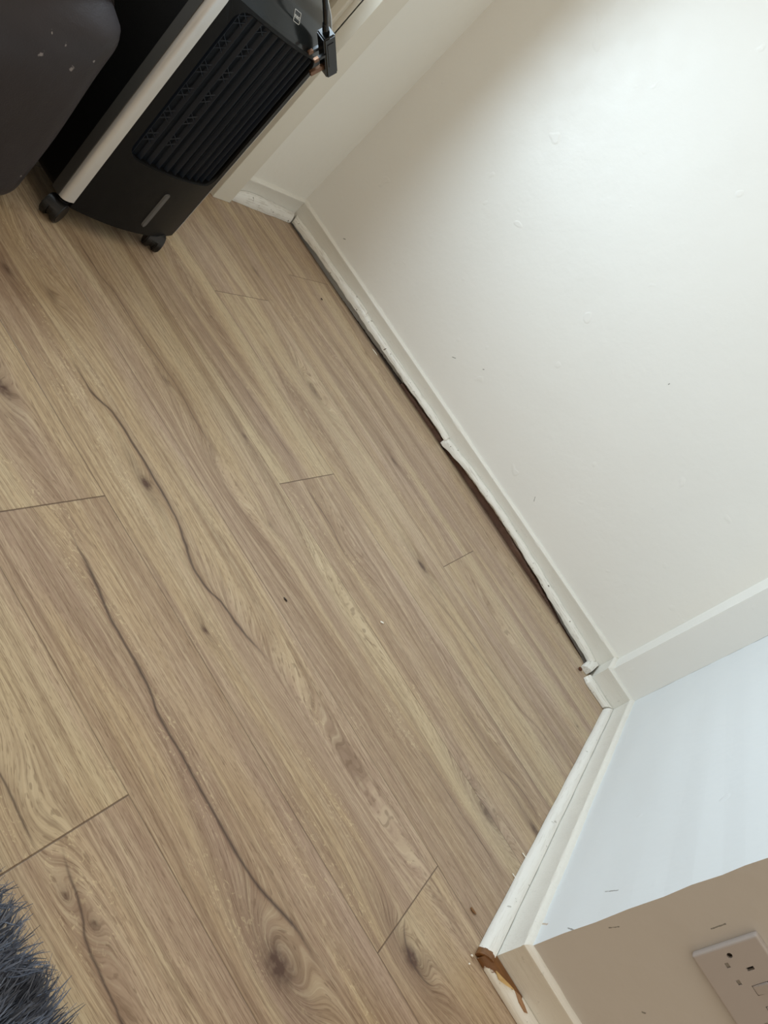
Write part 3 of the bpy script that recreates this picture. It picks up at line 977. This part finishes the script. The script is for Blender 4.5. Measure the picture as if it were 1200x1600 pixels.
# side flank of the left silver strip, its shade put into a darker grey
bm = bmesh.new()
plan = [(-0.912, 0.9662), (-0.8925, 0.9664), (-0.8918, 0.9672), (-0.895, 0.975), (-0.912, 0.975)]
rings = []
for z in [0.0475] + list(np.linspace(0.1, 0.45, 6)) + [0.47, 0.489, 0.505, 0.519, 0.531, 0.540, 0.5462]:
    rings.append([bm.verts.new((a + profx(z), b, z)) for a, b in plan])
for r0, r1 in zip(rings, rings[1:]):
    for k in range(5):
        bm.faces.new((r0[k], r0[(k + 1) % 5], r1[(k + 1) % 5], r1[k]))
bm.faces.new(rings[0][::-1]); bm.faces.new(rings[-1])
o = child('shaded_flank', bm, plain('flank_shade_grey', srgb(66, 65, 63), 0.42, metal=0.0, var=0.04, spec=0.3), cool)
o['label'] = 'grey flank of the silver strip with its shade in the colour'

# logo on the head
def head_pt(y, z): return Vector((XF + bow(y) + profx(z) + 0.0006, y, z))
lg0 = head_pt(1.117, 0.4950)
tz = (head_pt(1.117, 0.4995) - head_pt(1.117, 0.4905)).normalized()
ty = (head_pt(1.124, 0.495) - head_pt(1.110, 0.495)).normalized()
nn = ty.cross(tz).normalized()
M_logo = plain('logo_white', srgb(205, 208, 208), 0.5)
bm = bmesh.new()
s_ = 0.0082
cs = [(-s_, -s_), (s_ * 0.8, -s_), (s_, -s_ * .8), (s_, s_), (-s_, s_)]
for i in range(len(cs)):
    a = cs[i]; b = cs[(i + 1) % len(cs)]
    add_cyl(bm, lg0 + ty * a[0] + tz * a[1], lg0 + ty * b[0] + tz * b[1], 0.00055, seg=6)
badge = child('badge_outline', bm, M_logo, cool)
badge.parent = head; badge.matrix_parent_inverse = Matrix.Identity(4)
fcv = bpy.data.curves.new('badge_text', 'FONT'); fcv.body = 'neo'; fcv.size = 0.0098; fcv.align_x = 'CENTER'; fcv.align_y = 'CENTER'; fcv.extrude = 0.0002; fcv.offset = 0.00015
to = bpy.data.objects.new('badge_text_tmp', fcv); C.objects.link(to)
bpy.context.view_layer.update()
tme = bpy.data.meshes.new_from_object(to.evaluated_get(bpy.context.evaluated_depsgraph_get()))
bpy.data.objects.remove(to)
tme.transform(Matrix.Translation(lg0 + nn * 0.0006) @ Matrix((( ty.x, tz.x, nn.x, 0), (ty.y, tz.y, nn.y, 0), (ty.z, tz.z, nn.z, 0), (0, 0, 0, 1))))
tme.materials.clear()
lo_ = link_mesh('badge_lettering', tme, M_logo)
lo_.parent = head; lo_.matrix_parent_inverse = Matrix.Identity(4)

# castors
def castor(x, y, ang):
    """twin-wheel castor: hood, two wheels, stem"""
    bm = bmesh.new()
    ca, sa = math.cos(ang), math.sin(ang)
    ax = Vector((-sa, ca, 0)); fw = Vector((ca, sa, 0))
    c0 = Vector((x, y, 0.0195)) + fw * 0.008
    add_cyl(bm, c0 - ax * 0.0045, c0 + ax * 0.0045, 0.0150, seg=28)
    add_cyl(bm, Vector((x, y, 0.022)), Vector((x, y, 0.046)), 0.0065, seg=16)
    add_cyl(bm, Vector((x, y, 0.036)), Vector((x, y, 0.041)), 0.0115, seg=24)
    # hood arc
    hood = []
    for k in range(13):
        a = math.radians(20 + 140 * k / 12)
        for w in (-0.013, 0.013):
            hood.append(bm.verts.new(c0 + ax * w + fw * (-0.0178 * math.cos(a)) + Vector((0, 0, 0.0178 * math.sin(a)))))
            hood.append(bm.verts.new(c0 + ax * w + fw * (-0.0200 * math.cos(a)) + Vector((0, 0, 0.0200 * math.sin(a)))))
    for k in range(12):
        a, b = k * 4, k * 4 + 4
        bm.faces.new((hood[a + 1], hood[a + 3], hood[b + 3], hood[b + 1]))
        bm.faces.new((hood[a], hood[b], hood[b + 2], hood[a + 2]))
        bm.faces.new((hood[a], hood[a + 1], hood[b + 1], hood[b]))
        bm.faces.new((hood[a + 2], hood[b + 2], hood[b + 3], hood[a + 3]))
    h = child('castor', bm, M_tyre, cool)
    for sgn in (-1, 1):
        bm = bmesh.new()
        add_cyl(bm, c0 + ax * sgn * 0.004, c0 + ax * sgn * 0.016, 0.0195, seg=36)
        bmesh.ops.bevel(bm, geom=[e for e in bm.edges if len(e.link_faces) == 2 and any(len(f.verts) > 8 for f in e.link_faces)], offset=0.002, segments=3, affect='EDGES')
        w = child('castor_wheel', bm, M_tyre, cool)
        w.parent = h; w.matrix_parent_inverse = Matrix.Identity(4)
    return h


castor(-0.897, 0.985, math.radians(-62))
castor(-0.884, 1.208, math.radians(-38))
castor(-1.07, 0.998, math.radians(150))
castor(-1.07, 1.225, math.radians(150))

# ------------------------------------------------------------------ plug hanging on its cord in front of the head
M_plug = plain('black_plug_plastic', srgb(14, 15, 17), 0.22, var=0.05)
M_brass = plain('brass_pin', srgb(120, 88, 66), 0.32, metal=0.6, var=0.1)
cord = empty('power_plug', (-0.85, 1.205, 0.495))
tag(cord, 'black plug with brass pins dangling on its cord over the air cooler', 'plug')
U = Vector((0, 0.085, -0.053)).normalized()      # long axis of the plug, down from the cord entry
V = Vector((0.0, 0.40, 0.60)).normalized(); V = (V - U * V.dot(U)).normalized()
W = U.cross(V).normalized()
T0 = Vector((-0.852, 1.160, 0.510))


def obox(bm, u0, u1, v0, v1, w0, w1, bev=0.0):
    mtx = Matrix(((U.x, V.x, W.x, 0), (U.y, V.y, W.y, 0), (U.z, V.z, W.z, 0), (0, 0, 0, 1)))
    ctr = T0 + U * (u0 + u1) / 2 + V * (v0 + v1) / 2 + W * (w0 + w1) / 2
    r = bmesh.ops.create_cube(bm, size=1, matrix=Matrix.Translation(ctr) @ mtx @ Matrix.Diagonal((abs(u1 - u0), abs(v1 - v0), abs(w1 - w0), 1)))
    if bev:
        bmesh.ops.bevel(bm, geom=list({e for v in r['verts'] for e in v.link_edges}), offset=bev, segments=3, affect='EDGES')


bm = bmesh.new()
obox(bm, 0.0, 0.084, -0.011, 0.011, -0.012, 0.012, 0.0025)
obox(bm, 0.012, 0.060, -0.006, 0.006, 0.0115, 0.0130, 0.0006); obox(bm, 0.012, 0.060, -0.006, 0.006, -0.0130, -0.0115, 0.0006)
body = child('plug_body', bm, M_plug, cord)
for (u, w, ln) in ((0.030, 0.0085, 0.020), (0.030, -0.0085, 0.020)):
    bm = bmesh.new(); obox(bm, u, u + 0.006, -0.011 - ln * 0.55, -0.010, w - 0.003, w + 0.003, 0.0006)
    child('pin_sleeve', bm, M_plug, cord)
    bm = bmesh.new(); obox(bm, u, u + 0.006, -0.011 - ln, -0.011 - ln * 0.55, w - 0.003, w + 0.003, 0.0006)
    child('pin', bm, M_brass, cord)['label'] = 'brass pin'
bm = bmesh.new(); obox(bm, 0.062, 0.071, -0.036, -0.010, -0.003, 0.003, 0.0006)
child('pin', bm, M_brass, cord)['label'] = 'longer brass earth pin'
bm = bmesh.new()
e0 = T0 + U * 0.002
add_tube(bm, [e0, e0 - U * 0.022 + Vector((0, 0, 0.002)), Vector((-0.853, 1.118, 0.540)), Vector((-0.868, 1.104, 0.556)), Vector((-0.90, 1.10, 0.566)), Vector((-0.95, 1.125, 0.556)), Vector((-1.03, 1.15, 0.5520)), Vector((-1.09, 1.16, 0.551)), Vector((-1.110, 1.16, 0.50))], 0.0046)
child('cord', bm, M_plug, cord, True)
bm = bmesh.new()
add_cyl(bm, e0 - U * 0.020, e0 + U * 0.002, 0.0045, 0.0065, 16)
child('cord_grip', bm, M_plug, cord, True)

# ------------------------------------------------------------------ charcoal sofa
def sofa_mat():
    t = NT('charcoal_leather')
    p, x, y, z = t.pos()
    n = t.noise(p, 7.0, 4)
    c = t.mix(n, srgb(44, 41, 42), srgb(60, 56, 60))
    for (yy, zz, w) in ((0.835, 0.262, .0030), (0.786, 0.262, .0032), (0.812, 0.286, .002), (0.858, 0.285, .0016), (0.872, 0.072, .002), (0.79, 0.29, .0015)):
        d = t.math('SQRT', t.math('ADD', t.math('POWER', t.math('SUBTRACT', y, yy), 2.0), t.math('POWER', t.math('MULTIPLY', t.math('SUBTRACT', z, zz), 0.7), 2.0)))
        d = t.math('ADD', d, t.math('MULTIPLY', t.math('SUBTRACT', t.noise(p, 260.0, 2), 0.5), w * 2.5))
        c = t.mix(t.mr(d, w, w * 0.3, 0, 0.5), c, srgb(176, 170, 168))
    t.col(c)
    t.rough(t.mr(n, 0.3, 0.7, 0.45, 0.6)); t.b.inputs['Specular IOR Level'].default_value = 0.3
    t.bump(t.math('ADD', t.noise(p, 420.0, 3), t.math('MULTIPLY', t.noise(p, 16.0, 3), 6.0)), 0.0006, 0.6)
    return t.m


def build_sofa():
    bm = bmesh.new()
    lo = Vector((-1.14, -0.85, 0.003)); hi = Vector((-0.872, 0.902, 0.345))
    r = bmesh.ops.create_cube(bm, size=1, matrix=Matrix.Translation((lo + hi) / 2) @ Matrix.Diagonal((*(hi - lo), 1)))
    def pick(f): return [e for e in bm.edges if f(e)]
    # lower front corner at the right end is cut round; all edges soft
    es = [e for e in bm.edges]
    bmesh.ops.bevel(bm, geom=es, offset=0.045, segments=8, profile=0.5, affect='EDGES')
    bmesh.ops.subdivide_edges(bm, edges=[e for e in bm.edges if e.calc_length() > 0.1], cuts=20, use_grid_fill=True)
    for v in bm.verts:
        # dome the top, gently puff the front
        if v.co.z > 0.25:
            s = (v.co.x + 0.872) / -0.27
            v.co.z += 0.055 * max(0, min(1, (v.co.z - 0.25) / 0.09)) * math.sin(min(1, max(0, s)) * math.pi * 0.5) ** 1.2
        ze = 0.335 - 0.45 * max(0.0, min(0.25, 0.90 - v.co.y))
        if v.co.x > -0.93 and v.co.z > ze:
            v.co.x -= min(0.12, (v.co.z - ze) * 1.1)
        v.co.x += 0.004 * math.sin(v.co.y * 7) * (1 if v.co.x > -0.95 else 0)
        v.co.x += 0.002 * math.sin(v.co.y * 40 + v.co.z * 25) * (1 if v.co.x > -0.9 else 0)
    o = from_bm('sofa', bm, sofa_mat(), None, True)
    tag(o, 'dark charcoal upholstered sofa end beside the air cooler', 'sofa')
    return o


build_sofa()

# ------------------------------------------------------------------ shaggy rug
def rug_mat():
    t = NT('rug_pile')
    p, x, y, z = t.pos()
    a = t.n('ShaderNodeAttribute', attribute_name='strand_tone').outputs['Fac']
    c = t.mix(a, srgb(44, 50, 64), srgb(118, 128, 148))
    t.col(c); t.rough(0.6)
    return t.m


M_rugbase = plain('rug_backing', srgb(44, 48, 58), 0.9, bump=0.002, bscale=150, var=0.2)


def build_rug():
    rg = np.random.default_rng(5)
    bm = bmesh.new()
    add_box(bm, (-0.55, -0.75, 0.001), (0.95, 0.375, 0.012), 0.004, 2)
    base = from_bm('shaggy_rug', bm, M_rugbase)
    tag(base, 'dark blue-grey long-pile shaggy rug at the lower left floor', 'rug')
    A = rg.uniform((-0.14, 0.24), (0.24, 0.380), (9000, 2))
    B = rg.uniform((-0.55, -0.75), (0.95, 0.378), (16000, 2))
    P = np.vstack([A, B]); n = len(P)
    verts = np.zeros((n, 5, 2, 3)); tone = np.zeros((n, 5, 2))
    L = rg.uniform(0.028, 0.050, n)
    # tufts: neighbouring strands share a lean
    tx = np.sin(P[:, 0] * 95 + 2 * np.sin(P[:, 1] * 60)) ; ty = np.cos(P[:, 1] * 80 + 2.2 * np.sin(P[:, 0] * 70))
    ang = math.pi / 2 + 0.12 + 0.55 * tx * 0.8 + rg.normal(0, 0.28, n)
    lean = np.clip(0.76 + 0.20 * ty + rg.normal(0, 0.12, n), 0.2, 0.95)
    dx, dy = np.cos(ang), np.sin(ang)
    wv = rg.uniform(0.0007, 0.0015, n)
    tn = np.clip(0.42 + 0.3 * ty * tx + rg.normal(0, 0.22, n), 0, 1)
    side = rg.uniform(-1, 1, n)
    for k in range(5):
        u = k / 4
        hor = L * lean * (u ** 1.3)
        hgt = L * (1 - lean * 0.75) * (u - 0.30 * u * u) * 1.2
        curl = 0.004 * side * math.sin(u * 3)
        cx = P[:, 0] + dx * hor - dy * curl; cy = P[:, 1] + dy * hor * np.where(P[:, 1] > 0.35, 0.72, 1) + dx * curl
        wk = wv * (1 - 0.85 * u)
        for s in (0, 1):
            sg = -1 if s == 0 else 1
            verts[:, k, s, 0] = cx + sg * wk * -dy
            verts[:, k, s, 1] = cy + sg * wk * dx
            verts[:, k, s, 2] = 0.009 + hgt + sg * wk * 0.6 * side
            tone[:, k, s] = tn
    co = verts.reshape(-1, 3)
    idx = np.arange(n)[:, None, None] * 10 + np.arange(4)[None, :, None] * 2 + np.array([0, 1, 3, 2])[None, None, :]
    f = idx.reshape(-1, 4)
    me = bpy.data.meshes.new('pile')
    me.vertices.add(len(co)); me.vertices.foreach_set('co', co.ravel())
    me.loops.add(f.size); me.loops.foreach_set('vertex_index', f.ravel().astype(np.int32))
    me.polygons.add(len(f)); me.polygons.foreach_set('loop_start', np.arange(0, f.size, 4, dtype=np.int32))
    me.polygons.foreach_set('loop_total', np.full(len(f), 4, dtype=np.int32))
    me.update(calc_edges=True)
    a = me.attributes.new('strand_tone', 'FLOAT', 'POINT'); a.data.foreach_set('value', tone.ravel().astype(np.float32))
    o = link_mesh('pile', me, rug_mat(), base, True)
    o['kind'] = 'stuff'


build_rug()

# ------------------------------------------------------------------ little bits on the floor
M_flake = plain('white_paint_flake', srgb(244, 240, 228), 0.5)
M_soot = plain('dark_grit', srgb(38, 26, 20), 0.6)
M_chip = plain('brown_wood_chip', srgb(128, 92, 58), 0.7, var=0.2)


def crumb(name, x, y, lx, ly, h, rot, mat, label, cat='debris', seed=0, group=None):
    r = random.Random(seed)
    bm = bmesh.new()
    bmesh.ops.create_icosphere(bm, subdivisions=2, radius=1)
    ca, sa = math.cos(rot), math.sin(rot)
    for v in bm.verts:
        k = 1 + r.uniform(-0.22, 0.22)
        a, b, c = v.co.x * lx / 2 * k, v.co.y * ly / 2 * k, max(-0.9, v.co.z) * h / 2
        v.co = Vector((a * ca - b * sa, a * sa + b * ca, c + h * 0.47))
    o = from_bm(name, bm, mat)
    o.location = (x, y, 0.0003)
    tag(o, label, cat, group)
    return o


crumb('paint_flake', -.031, 1.183, .0085, .0045, .002, 0.9, M_flake, 'white oval paint speck in the middle of the floor', 'paint flake', 1)
crumb('grit', -.136, .975, .009, .0026, .002, 0.2, M_soot, 'small dark sliver lying left of the white speck mid floor', 'grit', 2)
crumb('grit', -.834, 1.818, .0065, .004, .003, 0.3, M_soot, 'tiny black dot of grit near the far left corner of floor', 'grit', 3)
crumb('wood_chip', .385, .963, .013, .0045, .003, 0.1, M_chip, 'small brown wood chip near the lower right skirting', 'wood chip', 4)
crumb('paint_flake', -.668, 1.930, .022, .004, .002, 0.15, M_flake, 'thin white flake lying by the gap under the back skirting', 'paint flake', 5)
crumb('paint_crumb', .4155, .9065, .004, .003, .003, 0.3, M_flake, 'white paint crumb touching the broken bead corner', 'paint crumb', 6)
crumb('paint_crumb', .418, .893, .003, .003, .0025, 0.6, M_flake, 'white paint crumb a little out from the broken bead corner', 'paint crumb', 7)
crumb('paint_flake', .4185, 1.105, .012, .003, .002, 0.0, M_flake, 'white flake beside the right bead, nearer the broken corner', 'paint flake', 8)
crumb('paint_flake', .4165, 1.165, .012, .003, .002, 0.1, M_flake, 'white flake beside the right bead, farther from the broken corner', 'paint flake', 9)
crumb('rust_clump', .318, 1.872, .012, .010, .008, 0.4, plain('reddish_debris', srgb(96, 58, 36), 0.9, bump=0.001, var=0.4),
      'reddish brown clump of rot between the loose bead pieces', 'debris', 10)
